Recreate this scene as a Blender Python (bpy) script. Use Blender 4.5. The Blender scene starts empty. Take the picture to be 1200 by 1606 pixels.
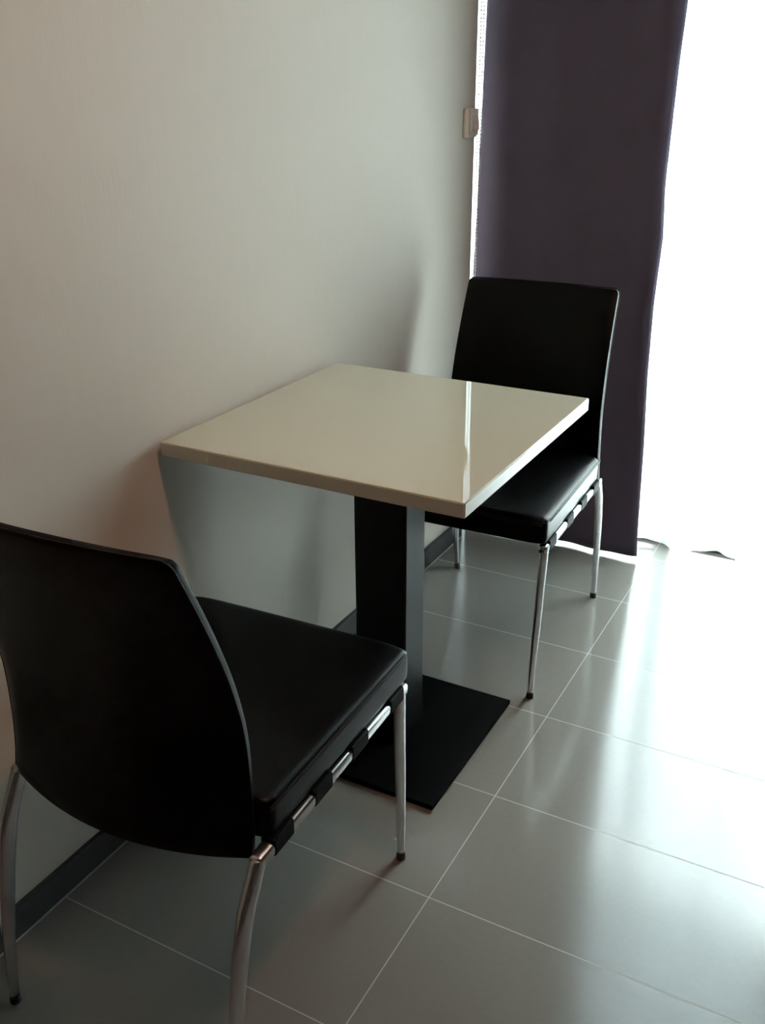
import bpy, bmesh, math, random
from mathutils import Vector, Matrix

random.seed(7)
S = bpy.context.scene
C = S.collection
PI = math.pi

# ------------------------------------------------------------------ camera
YAW, PITCH, ROLL, FPX = -0.5002, 0.4135, -0.0047, 1523.2
def cam_axes():
    f = Vector((math.sin(YAW)*math.cos(PITCH), math.cos(YAW)*math.cos(PITCH), -math.sin(PITCH)))
    r = Vector((math.cos(YAW), -math.sin(YAW), 0)); u = r.cross(f)
    c, s = math.cos(ROLL), math.sin(ROLL)
    return c*r + s*u, -s*r + c*u, f
cd = bpy.data.cameras.new('camera'); cam = bpy.data.objects.new('camera', cd); C.objects.link(cam)
r_, u_, f_ = cam_axes()
M = Matrix((r_, u_, -f_)).transposed().to_4x4(); M.translation = Vector((1.1187, -1.4044, 1.2957))
cam.matrix_world = M
cd.sensor_fit = 'HORIZONTAL'; cd.sensor_width = 36; cd.lens = FPX*36/1200
cd.clip_start = 0.02
S.camera = cam

# ------------------------------------------------------------------ light and exposure
S.view_settings.view_transform = 'Standard'; S.view_settings.look = 'None'
S.view_settings.gamma = 1; S.view_settings.use_curve_mapping = False
S.view_settings.exposure = 0.08
W = bpy.data.worlds.new('overcast_sky'); S.world = W; W.use_nodes = True
bg = W.node_tree.nodes['Background']; bg.inputs[0].default_value = (0.76, 0.92, 1.0, 1); bg.inputs[1].default_value = 24.0

def area(name, loc, rot, sx, sy, power, col, portal=False):
    l = bpy.data.lights.new(name, 'AREA'); l.shape = 'RECTANGLE'; l.size = sx; l.size_y = sy
    l.energy = power; l.color = col
    if portal: l.cycles.is_portal = True
    o = bpy.data.objects.new(name, l); C.objects.link(o); o.location = loc; o.rotation_euler = rot
    return o
# daylight enters through the sliding door: portal guides the sky light
area('window_portal', (0.59, 1.50, 1.18), (-PI/2, 0, 0), 1.42, 2.3, 1, (1, 1, 1), True)
# sun on the lower half of the sheer curtains; an unseen slab added above the door shades the rest
sl = bpy.data.lights.new('sun', 'SUN'); sl.energy = 112; sl.color = (0.94, 0.985, 0.97); sl.angle = math.radians(9)
so = bpy.data.objects.new('sun', sl); C.objects.link(so); so.location = (2, 8, 6)
so.rotation_euler = Vector((-0.12, -1.0, -0.88)).to_track_quat('-Z', 'Y').to_euler()
# warm ceiling lamp of the room, above and behind the camera
area('ceiling_lamp_light', (1.2, -0.5, 2.5), (0, 0, 0), 0.22, 0.22, 14, (1.0, 0.60, 0.40))

# ------------------------------------------------------------------ materials
def mat(name, col, rough=0.5, metal=0.0, spec=0.5, noise=0.0, nscale=20, bump=0.0, bscale=200, coat=0.0, stretch=None):
    m = bpy.data.materials.new(name); m.use_nodes = True; nt = m.node_tree
    b = nt.nodes['Principled BSDF']
    b.inputs['Base Color'].default_value = (*col, 1); b.inputs['Roughness'].default_value = rough
    b.inputs['Metallic'].default_value = metal; b.inputs['Specular IOR Level'].default_value = spec
    b.inputs['Coat Weight'].default_value = coat; b.inputs['Coat Roughness'].default_value = 0.03
    tc = nt.nodes.new('ShaderNodeTexCoord'); mp = nt.nodes.new('ShaderNodeMapping')
    nt.links.new(tc.outputs['Object'], mp.inputs[0])
    if stretch: mp.inputs['Scale'].default_value = stretch
    n = nt.nodes.new('ShaderNodeTexNoise'); n.inputs['Scale'].default_value = nscale; n.inputs['Detail'].default_value = 4
    nt.links.new(mp.outputs[0], n.inputs['Vector'])
    mx = nt.nodes.new('ShaderNodeMix'); mx.data_type = 'RGBA'
    mx.inputs[6].default_value = (*[c*(1-noise) for c in col], 1); mx.inputs[7].default_value = (*[min(1, c*(1+noise)) for c in col], 1)
    nt.links.new(n.outputs[0], mx.inputs[0]); nt.links.new(mx.outputs[2], b.inputs['Base Color'])
    if bump:
        n2 = nt.nodes.new('ShaderNodeTexNoise'); n2.inputs['Scale'].default_value = bscale; n2.inputs['Detail'].default_value = 3
        nt.links.new(mp.outputs[0], n2.inputs['Vector'])
        bp = nt.nodes.new('ShaderNodeBump'); bp.inputs['Strength'].default_value = bump; bp.inputs['Distance'].default_value = 0.002
        nt.links.new(n2.outputs[0], bp.inputs['Height']); nt.links.new(bp.outputs[0], b.inputs['Normal'])
    return m

M_wall = mat('beige_wallpaper', (0.57, 0.515, 0.45), 0.65, spec=0.3, noise=0.02, nscale=60, bump=0.12, bscale=160, stretch=(1, 1, 0.15))
M_ceil = mat('cream_ceiling', (0.60, 0.50, 0.42), 0.9)
M_other = mat('brown_wood_panelling', (0.06, 0.045, 0.036), 0.7, noise=0.1, nscale=6, stretch=(8, 8, 0.6))
M_base = mat('dark_grey_skirting', (0.036, 0.036, 0.037), 0.5, spec=0.3)
M_top = mat('cream_gloss_laminate', (0.52, 0.505, 0.40), 0.03, spec=0.5, noise=0.01)
M_edge = mat('cream_edge_band', (0.58, 0.57, 0.47), 0.25, noise=0.01)
M_black = mat('black_powder_coat', (0.002, 0.0025, 0.003), 0.42, spec=0.2, bump=0.05, bscale=900)
M_plate = mat('black_matt_steel', (0.001, 0.001, 0.0012), 0.75, spec=0.03)
M_leather = mat('black_leather', (0.0005, 0.0005, 0.0007), 0.34, spec=0.10, bump=0.2, bscale=420)
M_seam = mat('black_thread', (0.004, 0.004, 0.005), 0.7)
M_strap = mat('black_strap', (0.001, 0.001, 0.001), 0.6, spec=0.05)
M_chrome = mat('chrome', (0.70, 0.71, 0.73), 0.24, metal=1.0)
M_rubber = mat('black_rubber', (0.01, 0.01, 0.01), 0.7)
M_curtain = mat('dark_plum_blackout_cloth', (0.082, 0.068, 0.100), 0.85, spec=0.2, noise=0.12, nscale=15, bump=0.2, bscale=700)
M_alu = mat('dark_aluminium', (0.05, 0.05, 0.055), 0.4, metal=0.5)
M_frame = mat('white_aluminium', (0.75, 0.77, 0.78), 0.4)
M_plastic = mat('cream_plastic', (0.66, 0.56, 0.49), 0.35)
M_rocker = mat('cream_rocker_plastic', (0.64, 0.48, 0.44), 0.3)
M_bead = mat('white_bead_plastic', (0.75, 0.75, 0.72), 0.35)
M_balc = mat('pale_concrete', (0.6, 0.6, 0.58), 0.9)

def floor_mat():
    m = bpy.data.materials.new('grey_porcelain_tile'); m.use_nodes = True; nt = m.node_tree; L = nt.links
    b = nt.nodes['Principled BSDF']
    tc = nt.nodes.new('ShaderNodeTexCoord'); mp = nt.nodes.new('ShaderNodeMapping')
    mp.inputs['Location'].default_value = (-0.573 + 6, 0.2439 + 6, 0)
    L.new(tc.outputs['Object'], mp.inputs[0])
    br = nt.nodes.new('ShaderNodeTexBrick'); br.offset = 0; br.squash = 1
    br.inputs['Scale'].default_value = 1; br.inputs['Brick Width'].default_value = 0.6; br.inputs['Row Height'].default_value = 0.3
    br.inputs['Mortar Size'].default_value = 0.0011; br.inputs['Mortar Smooth'].default_value = 0.1
    br.inputs['Color1'].default_value = (0.152, 0.142, 0.128, 1); br.inputs['Color2'].default_value = (0.158, 0.148, 0.133, 1)
    br.inputs['Mortar'].default_value = (0.30, 0.285, 0.26, 1)
    L.new(mp.outputs[0], br.inputs['Vector'])
    n = nt.nodes.new('ShaderNodeTexNoise'); n.inputs['Scale'].default_value = 90; n.inputs['Detail'].default_value = 5
    L.new(tc.outputs['Object'], n.inputs['Vector'])
    mx = nt.nodes.new('ShaderNodeMix'); mx.data_type = 'RGBA'; mx.blend_type = 'MULTIPLY'; mx.inputs[0].default_value = 0.12
    L.new(br.outputs['Color'], mx.inputs[6]); L.new(n.outputs[0], mx.inputs[7]); L.new(mx.outputs[2], b.inputs['Base Color'])
    mr = nt.nodes.new('ShaderNodeMapRange'); mr.inputs[3].default_value = 0.15; mr.inputs[4].default_value = 0.7
    L.new(br.outputs['Fac'], mr.inputs[0]); L.new(mr.outputs[0], b.inputs['Roughness'])
    b.inputs['Specular IOR Level'].default_value = 0.55
    bp = nt.nodes.new('ShaderNodeBump'); bp.inputs['Strength'].default_value = 0.12; bp.inputs['Distance'].default_value = 0.001; bp.invert = True
    L.new(br.outputs['Fac'], bp.inputs['Height']); L.new(bp.outputs[0], b.inputs['Normal'])
    return m
M_floor = floor_mat()

def sheer_mat():
    m = bpy.data.materials.new('white_sheer_voile'); m.use_nodes = True; nt = m.node_tree; L = nt.links
    nt.nodes.remove(nt.nodes['Principled BSDF']); out = nt.nodes['Material Output']
    tr = nt.nodes.new('ShaderNodeBsdfTransparent'); tl = nt.nodes.new('ShaderNodeBsdfTranslucent'); df = nt.nodes.new('ShaderNodeBsdfDiffuse')
    tl.inputs[0].default_value = (0.93, 0.95, 0.95, 1); df.inputs[0].default_value = (0.85, 0.87, 0.87, 1)
    m1 = nt.nodes.new('ShaderNodeMixShader'); m1.inputs[0].default_value = 0.15
    L.new(tl.outputs[0], m1.inputs[1]); L.new(df.outputs[0], m1.inputs[2])
    m2 = nt.nodes.new('ShaderNodeMixShader'); m2.inputs[0].default_value = 0.96
    L.new(tr.outputs[0], m2.inputs[1]); L.new(m1.outputs[0], m2.inputs[2]); L.new(m2.outputs[0], out.inputs[0])
    return m
M_sheer = sheer_mat()

def glass_mat():
    m = bpy.data.materials.new('clear_glass'); m.use_nodes = True; nt = m.node_tree; L = nt.links
    nt.nodes.remove(nt.nodes['Principled BSDF']); out = nt.nodes['Material Output']
    tr = nt.nodes.new('ShaderNodeBsdfTransparent'); tr.inputs[0].default_value = (0.93, 0.97, 0.96, 1)
    gl = nt.nodes.new('ShaderNodeBsdfGlossy'); gl.inputs['Roughness'].default_value = 0.01
    fr = nt.nodes.new('ShaderNodeFresnel'); fr.inputs[0].default_value = 1.5
    mx = nt.nodes.new('ShaderNodeMixShader'); L.new(fr.outputs[0], mx.inputs[0]); L.new(tr.outputs[0], mx.inputs[1]); L.new(gl.outputs[0], mx.inputs[2])
    L.new(mx.outputs[0], out.inputs[0]); return m
M_glass = glass_mat()

# ------------------------------------------------------------------ mesh helpers
def link(name, bm, m, parent=None, smooth=True, mods=()):
    me = bpy.data.meshes.new(name); bmesh.ops.recalc_face_normals(bm, faces=bm.faces[:]); bm.to_mesh(me); bm.free()
    if smooth:
        for p in me.polygons: p.use_smooth = True
    me.materials.append(m)
    o = bpy.data.objects.new(name, me); C.objects.link(o)
    if parent: o.parent = parent
    for md in mods:
        if md[0] == 'bevel':
            b = o.modifiers.new('bevel', 'BEVEL'); b.width = md[1]; b.segments = md[2]; b.limit_method = 'ANGLE'; b.angle_limit = math.radians(40); b.harden_normals = False
        elif md[0] == 'subsurf':
            b = o.modifiers.new('subsurf', 'SUBSURF'); b.levels = md[1]; b.render_levels = md[1]
        elif md[0] == 'solid':
            b = o.modifiers.new('solid', 'SOLIDIFY'); b.thickness = md[1]; b.offset = 0
    return o
def box(bm, x0, x1, y0, y1, z0, z1):
    v = [bm.verts.new(p) for p in ((x0,y0,z0),(x1,y0,z0),(x1,y1,z0),(x0,y1,z0),(x0,y0,z1),(x1,y0,z1),(x1,y1,z1),(x0,y1,z1))]
    for f in ((0,3,2,1),(4,5,6,7),(0,1,5,4),(1,2,6,5),(2,3,7,6),(3,0,4,7)): bm.faces.new([v[i] for i in f])
def boxes(name, bs, m, parent=None, bev=0, seg=2):
    bm = bmesh.new()
    for b in bs: box(bm, *b)
    return link(name, bm, m, parent, smooth=False, mods=(('bevel', bev, seg),) if bev else ())
def loft(bm, rings, cap=True):
    R = [[bm.verts.new(p) for p in r] for r in rings]; n = len(R[0])
    for a, b in zip(R, R[1:]):
        for i in range(n): bm.faces.new((a[i], a[(i+1) % n], b[(i+1) % n], b[i]))
    if cap: bm.faces.new(R[0][::-1]); bm.faces.new(R[-1])
def tube(bm, pts, r, n=10):
    pts = [Vector(p) for p in pts]; rings = []
    for i, p in enumerate(pts):
        t = (pts[min(i+1, len(pts)-1)] - pts[max(i-1, 0)]).normalized()
        a = t.cross(Vector((0.3, 0.2, 1))).normalized(); b = t.cross(a)
        rr = r[i] if isinstance(r, (list, tuple)) else r
        rings.append([p + a*rr*math.cos(2*PI*k/n) + b*rr*math.sin(2*PI*k/n) for k in range(n)])
    loft(bm, rings)
def empty(name, loc, rz, label, cat, group=None):
    o = bpy.data.objects.new(name, None); C.objects.link(o); o.location = loc; o.rotation_euler = (0, 0, rz)
    o.empty_display_size = 0.05
    return tag(o, label, cat, group)
def tag(o, label, cat, group=None):
    o['label'] = label; o['category'] = cat
    if group: o['group'] = group
    return o
def struct(o, label=None, cat=None):
    o['kind'] = 'structure'
    if label: o['label'] = label
    if cat: o['category'] = cat
    return o

# ------------------------------------------------------------------ room shell
XR, YB, YF, ZC = 3.2, -3.4, 1.44, 2.55
WEND = 1.168                                   # the left wall stops here; the curtain pocket lies behind it
struct(boxes('floor', [(-0.30, XR+.12, YB-.12, YF+.12, -0.10, 0.0)], M_floor), 'pale grey polished tile floor with light grout lines', 'floor')
struct(boxes('ceiling', [(-0.30, XR+.12, YB-.12, YF+.12, ZC, ZC+.1)], M_ceil), 'white ceiling of the room', 'ceiling')
struct(boxes('wall_left', [(-0.12, 0, YB, WEND, 0, ZC), (-0.24, -0.12, WEND-.1, YF, 0, ZC)], M_wall, bev=0.002), 'beige papered wall behind the table and chairs', 'wall')
struct(boxes('wall_back', [(-0.12, XR, YB-.12, YB, 0, ZC)], M_other), 'brown panelled wall behind the viewer', 'wall')
struct(boxes('wall_right', [(XR, XR+.12, YB-.12, YF+.12, 0, ZC)], M_other), 'brown panelled wall at the right of the room', 'wall')
struct(boxes('wall_front', [(-0.24, XR, YF, YF+.12, 2.34, ZC), (1.30, XR, YF, YF+.12, 0, 2.34), (-0.24, -0.12, YF, YF+.12, 0, 2.34)], M_other), 'wall around the balcony door', 'wall')
struct(boxes('baseboard_left', [(0, 0.012, YB, WEND-.03, 0.0, 0.058)], M_base, bev=0.002), 'dark grey baseboard along the beige wall', 'baseboard')

struct(boxes('trim_3', [(0.012, 0.0155, YB, WEND-.03, 0.0, 0.0012)], mat('pale_grout', (0.30, 0.285, 0.26), 0.7)), 'thin pale grout line along the foot of the baseboard', 'grout line')

# sliding balcony door with glass, behind the curtains
dr = bpy.data.objects.new('door_1', None); C.objects.link(dr); dr.location = (1.15, YF+.03, 0)
struct(dr, 'white framed sliding glass balcony door behind the sheer curtains', 'door')
ox = 1.15; oy = YF+.03
def dbox(name, bs, m, parent=dr, bev=0.002):
    return boxes(name, [(a-ox, b-ox, c-oy, d-oy, e, f) for a, b, c, d, e, f in bs], m, parent, bev)
dbox('door_frame', [(-0.12, 1.30, YF, YF+.08, 2.29, 2.34), (-0.12, -0.10, YF, YF+.08, 0.02, 2.29), (1.26, 1.30, YF, YF+.08, 0.02, 2.29)], M_frame)
dbox('track', [(-0.12, 1.30, YF-.055, YF+.08, 0.0, 0.020)], M_alu)
for x0, x1, yy in ((-0.10, 0.62, YF+.01), (0.575, 1.26, YF+.045)):
    s = dbox('sliding_panel', [(x0, x1, yy, yy+.03, 0.02, 0.075), (x0, x1, yy, yy+.03, 2.24, 2.29), (x0, x0+.045, yy, yy+.03, 0.075, 2.24), (x1-.045, x1, yy, yy+.03, 0.075, 2.24)], M_frame)
    dbox('pane', [(x0+.04, x1-.04, yy+.012, yy+.018, 0.07, 2.245)], M_glass, s, 0)
# balcony outside, and an added shading slab overhead
struct(boxes('trim_1', [(-0.6, 3.6, YF+.12, YF+1.5, -0.15, -0.03)], M_balc), 'pale balcony slab outside the door', 'balcony floor')
struct(boxes('trim_2', [(-1.6, 4.6, YF+.121, YF+1.25, 2.42, 2.56)], M_balc), 'unseen slab added above the door to shade the upper sheer curtains', 'shading slab')  # overhang added out of view to block sun and sky from the upper sheers

# ------------------------------------------------------------------ curtains
def cloth(name, fx, n, z0f, z1, m, parent, nz=14, thick=0.0):
    bm = bmesh.new(); rows = []
    for j in range(nz+1):
        t = j/nz; row = []
        for i in range(n+1):
            s = i/n; x, y = fx(s, 1-t); zb = z0f(s)
            row.append(bm.verts.new((x, y, zb + (z1-zb)*t)))
        rows.append(row)
    for j in range(nz):
        for i in range(n): bm.faces.new((rows[j][i], rows[j][i+1], rows[j+1][i+1], rows[j+1][i]))
    return link(name, bm, m, parent, mods=(('solid', thick),) if thick else ())

bc = empty('blackout_curtain', (0.26, 1.225, 0), 0, 'dark plum blackout curtain hanging flat beside the bright window', 'curtain')
# right edge wanders a little, as in the photograph
EDGE = [(0.0, 0.540), (0.06, 0.536), (0.35, 0.526), (0.55, 0.515), (0.75, 0.511), (0.92, 0.516), (1.05, 0.507), (1.34, 0.509), (1.5, 0.514), (2.4, 0.52)]
def edge(z):
    for (a, xa), (b, xb) in zip(EDGE, EDGE[1:]):
        if z <= b: return xa + (xb-xa)*(z-a)/(b-a)
    return EDGE[-1][1]
def fx_black(s, low):
    z = 2.4*(1-low)
    x0 = -0.018 + 0.015*max(0, min(1, (z-0.8)/0.7)); x1 = edge(z)
    x = x0 + (x1-x0)*s
    y = 0.006*math.sin(s*9.0+2.2)*(0.6+0.4*low) + 0.004*math.sin(s*23+z*1.5)
    y += 0.012*max(0, (s-0.9)/0.1)**2
    return x-0.26, y
cloth('curtain_cloth', fx_black, 60, lambda s: 0.012 + 0.002*math.sin(s*7), 2.4, M_curtain, bc, nz=60, thick=0.003)
boxes('curtain_rail', [(-0.36, 1.0, -0.012, 0.012, 2.40, 2.43)], M_frame, bc)

def sheer(name, x0, x1, y, amp, waves, ph, hem, label, step=None):
    e = empty(name, ((x0+x1)/2, y, 0), 0, label, 'curtain', None)
    cx = (x0+x1)/2
    def f(s, low):
        a = amp*(0.55+0.45*low)
        yy = a*math.sin(2*PI*waves*s+ph) + a*0.45*math.sin(2*PI*waves*2.3*s+ph*2+low)
        xx = x0+(x1-x0)*s + 0.35*a*math.sin(2*PI*waves*2*s+ph)
        if step: yy += step[1]*min(1, max(0, (xx-step[0])/0.012))
        return xx-cx, yy
    cloth('sheer_cloth', f, int(70*(x1-x0))+20, hem, 2.36, M_sheer, e)
    boxes('curtain_rail', [(x0-cx, x1-cx, -0.008, 0.008, 2.36, 2.385)], M_frame, e)
    return e
sheer('sheer_curtain', -0.115, 0.80, 1.345, 0.013, 5.5, 0.6, lambda s: 0.020 + 0.002*math.sin(s*30) - 0.016*math.exp(-((s-0.815)/0.06)**2), 'white sheer curtain just right of the dark plum curtain, partly behind it')
sheer('sheer_curtain', 0.80, 1.29, 1.330, 0.012, 3, 2.2, lambda s: 0.010 + 0.003*math.sin(s*40), 'white sheer curtain at the far right edge, hanging lower and nearer', (0.872, -0.05))

# bead chain beside the wall corner
bm = bmesh.new()
bx, by = 0.004, 1.206
tube(bm, [(0, 0, 0.30), (0, 0, 2.3)], 0.0006, 6); tube(bm, [(0.006, 0.004, 0.30), (0.006, 0.004, 2.3)], 0.0006, 6)
for k in range(220):
    z = 0.30+k*0.0091
    for dx, dy in ((0, 0), (0.006, 0.004)):
        bmesh.ops.create_icosphere(bm, subdivisions=1, radius=0.0028, matrix=Matrix.Translation((dx, dy, z)))
bch = link('bead_chain', bm, M_bead); bch.location = (-0.006, 1.200, 0)
tag(bch, 'thin white beaded blind chain hanging at the wall corner beside the plum curtain', 'blind chain')

# ------------------------------------------------------------------ wall switch
sw = empty('light_switch', (0, 1.126, 1.205), 0, 'small cream rocker switch on the beige wall corner by the curtain', 'light switch')
boxes('switch_plate', [(0.0, 0.008, -0.037, 0.038, -0.036, 0.036)], M_plastic, sw, bev=0.003, seg=3)
boxes('switch_body', [(0.007, 0.012, -0.016, 0.038, -0.030, 0.034)], M_plastic, sw, bev=0.0015)
bm = bmesh.new(); box(bm, 0.011, 0.0165, 0.0, 0.036, -0.018, 0.020)
for v in bm.verts:
    if v.co.x > 0.015 and v.co.z > 0: v.co.x -= 0.004
link('rocker', bm, M_rocker, sw, smooth=False, mods=(('bevel', 0.001, 2),))

# ------------------------------------------------------------------ table
TX0, TX1, TY0, TY1, TH, TT = 0.012, 0.592, -0.1866, 0.4115, 0.7294, 0.026
tx, ty = 0.28, 0.160
tb = empty('dining_table', (tx, ty, 0), 0, 'small square cream gloss table on a black pedestal against the wall', 'table')
boxes('tabletop', [(TX0-tx, TX1-tx, TY0-ty, TY1-ty, TH-TT, TH)], M_top, tb, bev=0.0018, seg=3)
boxes('edge_band', [(TX1-tx-.001, TX1-tx+.0008, TY0-ty+.0015, TY1-ty-.0015, TH-TT+.0015, TH-.0022),
                    (TX0-tx+.0015, TX1-tx-.0015, TY0-ty-.0008, TY0-ty+.001, TH-TT+.0015, TH-.0022)], M_edge, tb)
boxes('support_plate', [(-0.14, 0.14, -0.14, 0.14, TH-TT-.006, TH-TT)], M_black, tb, bev=0.001)
boxes('column', [(-0.063, 0.055, -0.035, 0.050, 0.011, TH-TT-.006)], M_black, tb, bev=0.004, seg=3)
boxes('base_plate', [(-0.203, 0.203, -0.203, 0.203, 0.002, 0.012)], M_plate, tb, bev=0.0015)
for sx in (-1, 1):
    for sy in (-1, 1):
        bm = bmesh.new(); bmesh.ops.create_cone(bm, cap_ends=True, segments=16, radius1=0.010, radius2=0.010, depth=0.003, matrix=Matrix.Translation((sx*.17, sy*.17, 0.0015)))
        link('glide', bm, M_rubber, tb, smooth=False)

# ------------------------------------------------------------------ chairs (front = +y)
HW = 0.208; ZR = 0.377; YRF = 0.262; YRR = -0.185
ZT = 0.843
PROF = [(0.378, -0.176), (0.43, -0.168), (0.50, -0.165), (0.57, -0.168), (0.64, -0.183), (0.70, -0.203), (0.76, -0.227), (0.81, -0.249), (ZT, -0.264)]
def prof(z):
    z = max(PROF[0][0], min(PROF[-1][0], z))
    for i in range(len(PROF)-1):
        a, ya = PROF[i]; b, yb = PROF[i+1]
        if z <= b+1e-9:
            m0 = (PROF[i+1][1]-PROF[i-1][1])/(PROF[i+1][0]-PROF[i-1][0]) if i > 0 else (yb-ya)/(b-a)
            m1 = (PROF[i+2][1]-PROF[i][1])/(PROF[i+2][0]-PROF[i][0]) if i+2 < len(PROF) else (yb-ya)/(b-a)
            h = b-a; t = (z-a)/h
            return (2*t**3-3*t*t+1)*ya + (t**3-2*t*t+t)*h*m0 + (3*t*t-2*t**3)*yb + (t**3-t*t)*h*m1
def back_hw(v): return 0.205*(1-v) + 0.194*v
def back_point(u, v):
    z = 0.378 + (ZT-0.378)*v
    hw = back_hw(v)
    R = 0.012; dz = ZT - z                        # rounded top corners
    if dz < R: hw -= R - math.sqrt(max(0, R*R-(R-dz)**2))*1.0 if dz > 0 else R
    bul = 0.042*(1-v) + 0.012*v
    return Vector((hw*u - 0.005, prof(z) - bul*(1-u*u), z - 0.006*(1-u*u)*(1-v)))
def make_back(parent):
    T = 0.0125
    nu, nv = 24, 30
    vs = [j/nv for j in range(nv)] + [1.0]
    vs = sorted(set([round(x*0.94, 5) for x in [j/24 for j in range(25)]] + [0.955, 0.967, 0.977, 0.986, 0.993, 0.998, 1.0]))
    us = [-1+2*i/nu for i in range(nu+1)]
    bm = bmesh.new()
    P = [[back_point(u, v) for u in us] for v in vs]
    def nrm(j, i):
        a = P[j][min(i+1, nu)]-P[j][max(i-1, 0)]; b = P[min(j+1, len(vs)-1)][i]-P[max(j-1, 0)][i]
        return a.cross(b).normalized()
    def pad(u, v):                                   # padding swells from the seams
        e = min(1-abs(u), v*1.1, (1-v)*1.1); return T*(0.42 + 0.58*min(1, e/0.14)**0.5)
    F = [[bm.verts.new(P[j][i]+nrm(j, i)*pad(us[i], vs[j])) for i in range(nu+1)] for j in range(len(vs))]
    B = [[bm.verts.new(P[j][i]-nrm(j, i)*pad(us[i], vs[j])) for i in range(nu+1)] for j in range(len(vs))]
    nvv = len(vs)-1
    for j in range(nvv):
        for i in range(nu):
            bm.faces.new((F[j][i], F[j][i+1], F[j+1][i+1], F[j+1][i])); bm.faces.new((B[j][i+1], B[j][i], B[j+1][i], B[j+1][i+1]))
    for j in range(nvv):
        bm.faces.new((F[j][0], F[j+1][0], B[j+1][0], B[j][0])); bm.faces.new((F[j][nu], B[j][nu], B[j+1][nu], F[j+1][nu]))
    for i in range(nu):
        bm.faces.new((F[0][i], B[0][i], B[0][i+1], F[0][i+1])); bm.faces.new((F[nvv][i], F[nvv][i+1], B[nvv][i+1], B[nvv][i]))
    o = link('backrest', bm, M_leather, parent, mods=(('bevel', 0.0042, 3),))
    # piping along the back edge of the upholstery, up the sides and across the top
    path = [(-1, v) for v in vs] + [(u, 1.0) for u in us[1:-1]] + [(1, v) for v in vs[::-1]]
    bm = bmesh.new(); pts = []
    for u, v in path:
        p = back_point(u, v); q = Vector((p.x+(0.0005 if u > 0 else -0.0005)*(abs(u) == 1), p.y-T*0.45, p.z+0.0006*(v == 1)))
        pts.append(q)
    tube(bm, pts, 0.0014, 6); link('piping', bm, M_leather, o)
    return o
def make_seat(parent):
    # lofted cushion, front to back; rounded section with a soft dome
    y0, y1 = -0.165, 0.272; z0, z1 = 0.388, 0.454
    def ring(y, hw, za, zb, n=40):
        out = []
        for k in range(n):
            a = 2*PI*(k+0.5)/n; c, s = math.cos(a), math.sin(a); e = 0.16
            x = hw*math.copysign(abs(c)**e, c); z = (za+zb)/2 + (zb-za)/2*math.copysign(abs(s)**(0.22), s)
            if s > 0: z += 0.004*(1-(x/hw)**2)
            out.append((x, y, z))
        return out
    bm = bmesh.new(); R = []
    N = 22
    for i in range(N+1):
        t = i/N; y = y0+(y1-y0)*t
        hw = 0.2135 + 0.0035*t
        d = y1-y; fr = 0.016
        zb, za, h = z1, z0, hw
        if d < fr:
            k = 1-math.sqrt(max(0, 1-((fr-d)/fr)**2)); zb -= fr*k*1.1; za += 0.008*k; h -= 0.010*k
        R.append(ring(y, h, za, zb))
    for d in (0.012, 0.008, 0.004, 0.0015):
        k = 1-math.sqrt(max(0, 1-((0.016-d)/0.016)**2)); R.insert(-1, ring(y1-d, 0.217-0.010*k, z0+0.008*k, z1-0.0176*k))
    R.sort(key=lambda r: r[0][1])
    loft(bm, R)
    o = link('seat', bm, M_leather, parent, mods=(('subsurf', 1),))
    # twin side seams below the top crease, turning along the front
    for dz in (0.0, 0.005):
        bm = bmesh.new(); z = 0.4455-dz
        pts = [(-0.2155, y0+0.01, z), (-0.2175, y1-0.03, z), (-0.2135, y1-0.008, z-.002), (-0.205, y1-0.0005, z-.004), (0.205, y1-0.0005, z-.004), (0.2135, y1-0.008, z-.002), (0.2175, y1-0.03, z), (0.2155, y0+0.01, z)]
        tube(bm, pts, 0.0011, 6); link('seam', bm, M_seam, o)
    return o
def leg_mesh(sx, front):
    if front: ax = [((HW, YRF-.013, ZR+.006), .0135, .0095), ((HW, YRF-.012, ZR-.02), .0140, .0095), ((HW-.001, YRF-.009, .30), .0135, .0092), ((HW-.002, YRF-.003, .20), .0118, .0086), ((HW-.004, 0.2655, .10), .0095, .0080), ((HW-.005, .268, .012), .0075, .0072)]
    else: ax = [((HW, YRR+.008, ZR+.006), .0125, .0100), ((HW, YRR-.004, ZR-.02), .0160, .0100), ((HW-.001, -.214, .31), .0165, .0098), ((HW-.002, -.236, .23), .0150, .0094), ((HW-.003, -.251, .15), .0125, .0086), ((HW-.004, -.261, .08), .0095, .0078), ((HW-.005, -.268, .012), .0075, .0072)]
    bm = bmesh.new(); rings = []
    # smooth resample
    import itertools
    P = [Vector(a[0]) for a in ax]; A = [a[1] for a in ax]; Bx = [a[2] for a in ax]
    def cr(v, i, t):
        a = v[max(i-1, 0)]; b = v[i]; c = v[i+1]; d = v[min(i+2, len(v)-1)]
        return 0.5*((2*b)+(c-a)*t+(2*a-5*b+4*c-d)*t*t+(3*b-a-3*c+d)*t**3)
    for i in range(len(P)-1):
        for k in range(5 if i < len(P)-2 else 6):
            t = k/5
            p = cr(P, i, t); a = cr(A, i, t); b = cr(Bx, i, t)
            rings.append([(sx*(p.x + b*math.cos(2*PI*q/20)), p.y + a*math.sin(2*PI*q/20), p.z) for q in range(20)])
    loft(bm, rings)
    return bm, ax[-1][0]
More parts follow.
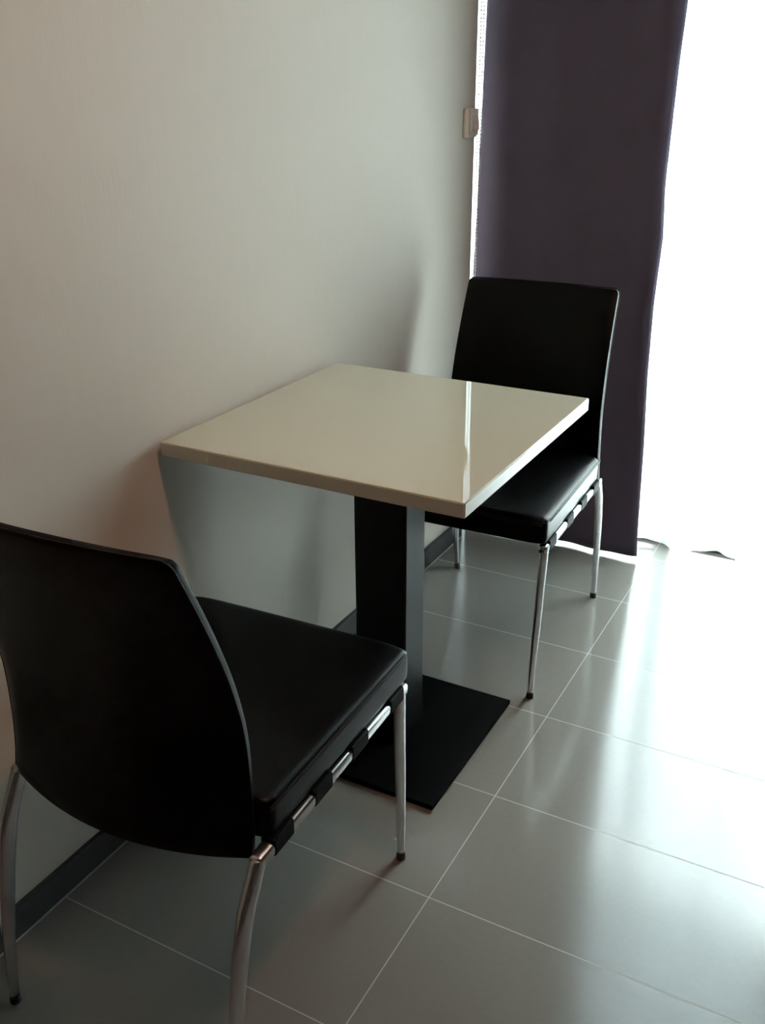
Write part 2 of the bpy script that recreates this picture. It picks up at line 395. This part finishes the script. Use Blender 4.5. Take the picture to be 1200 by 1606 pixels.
def make_chair(label, group):
    t = empty('dining_chair', (0, 0, 0), 0, label, 'chair', group)
    make_seat(t); make_back(t)
    for sx in (-1, 1):
        for fr in (True, False):
            bm, foot = leg_mesh(sx, fr); lg = link('leg', bm, M_chrome, t)
            bm = bmesh.new(); bmesh.ops.create_cone(bm, cap_ends=True, segments=18, radius1=0.0088, radius2=0.0080, depth=0.014, matrix=Matrix.Translation((sx*foot[0], foot[1], 0.007)))
            link('rubber_foot', bm, M_rubber, lg, smooth=False, mods=(('bevel', 0.0015, 2),))
        # side rail: rounded-rectangle tube
        bm = bmesh.new(); rings = []
        for y in (YRR-.001, YRR+.003, YRF-.003, YRF+.001):
            k = 0.85 if y in (YRR-.001, YRF+.001) else 1.0
            rings.append([(sx*HW + k*.0105*math.copysign(abs(math.cos(a))**.55, math.cos(a)), y, ZR + k*.0105*math.copysign(abs(math.sin(a))**.55, math.sin(a))) for a in [2*PI*(q+.5)/20 for q in range(20)]])
        loft(bm, rings); link('side_rail', bm, M_chrome, t)
        for yc, h in ((0.2195, 0.026), (0.0895, 0.0275), (-0.0225, 0.0265), (-0.130, 0.026)):
            boxes('strap', [(sx*HW-.0114, sx*HW+.0114, yc-h, yc+h, ZR-.0114, ZR+.016)], M_strap, t, bev=0.004, seg=3)
    for y in (YRF-.09, YRR+.05):
        bm = bmesh.new(); tube(bm, [(-HW, y, ZR+.008), (HW, y, ZR+.008)], 0.006, 12); link('crossbar', bm, M_chrome, t)
    return t
def copy_tree(o, parent=None):
    c = o.copy(); C.objects.link(c); c.parent = parent
    for ch in list(o.children): copy_tree(ch, c)
    return c
G = 'black leather dining chairs at the table'
ch = make_chair('black leather dining chair nearest the viewer, seen from behind, chrome legs', G)
ch.location = (0.294, -0.4595, 0); ch.rotation_euler = (0, 0, math.radians(2.3))
bpy.context.view_layer.update()
c2 = copy_tree(ch)
c2.location = (0.301, 0.671, 0); c2.rotation_euler = (0, 0, PI + math.radians(1.8))
c2['label'] = 'black leather dining chair beyond the table, facing the viewer before the plum curtain'
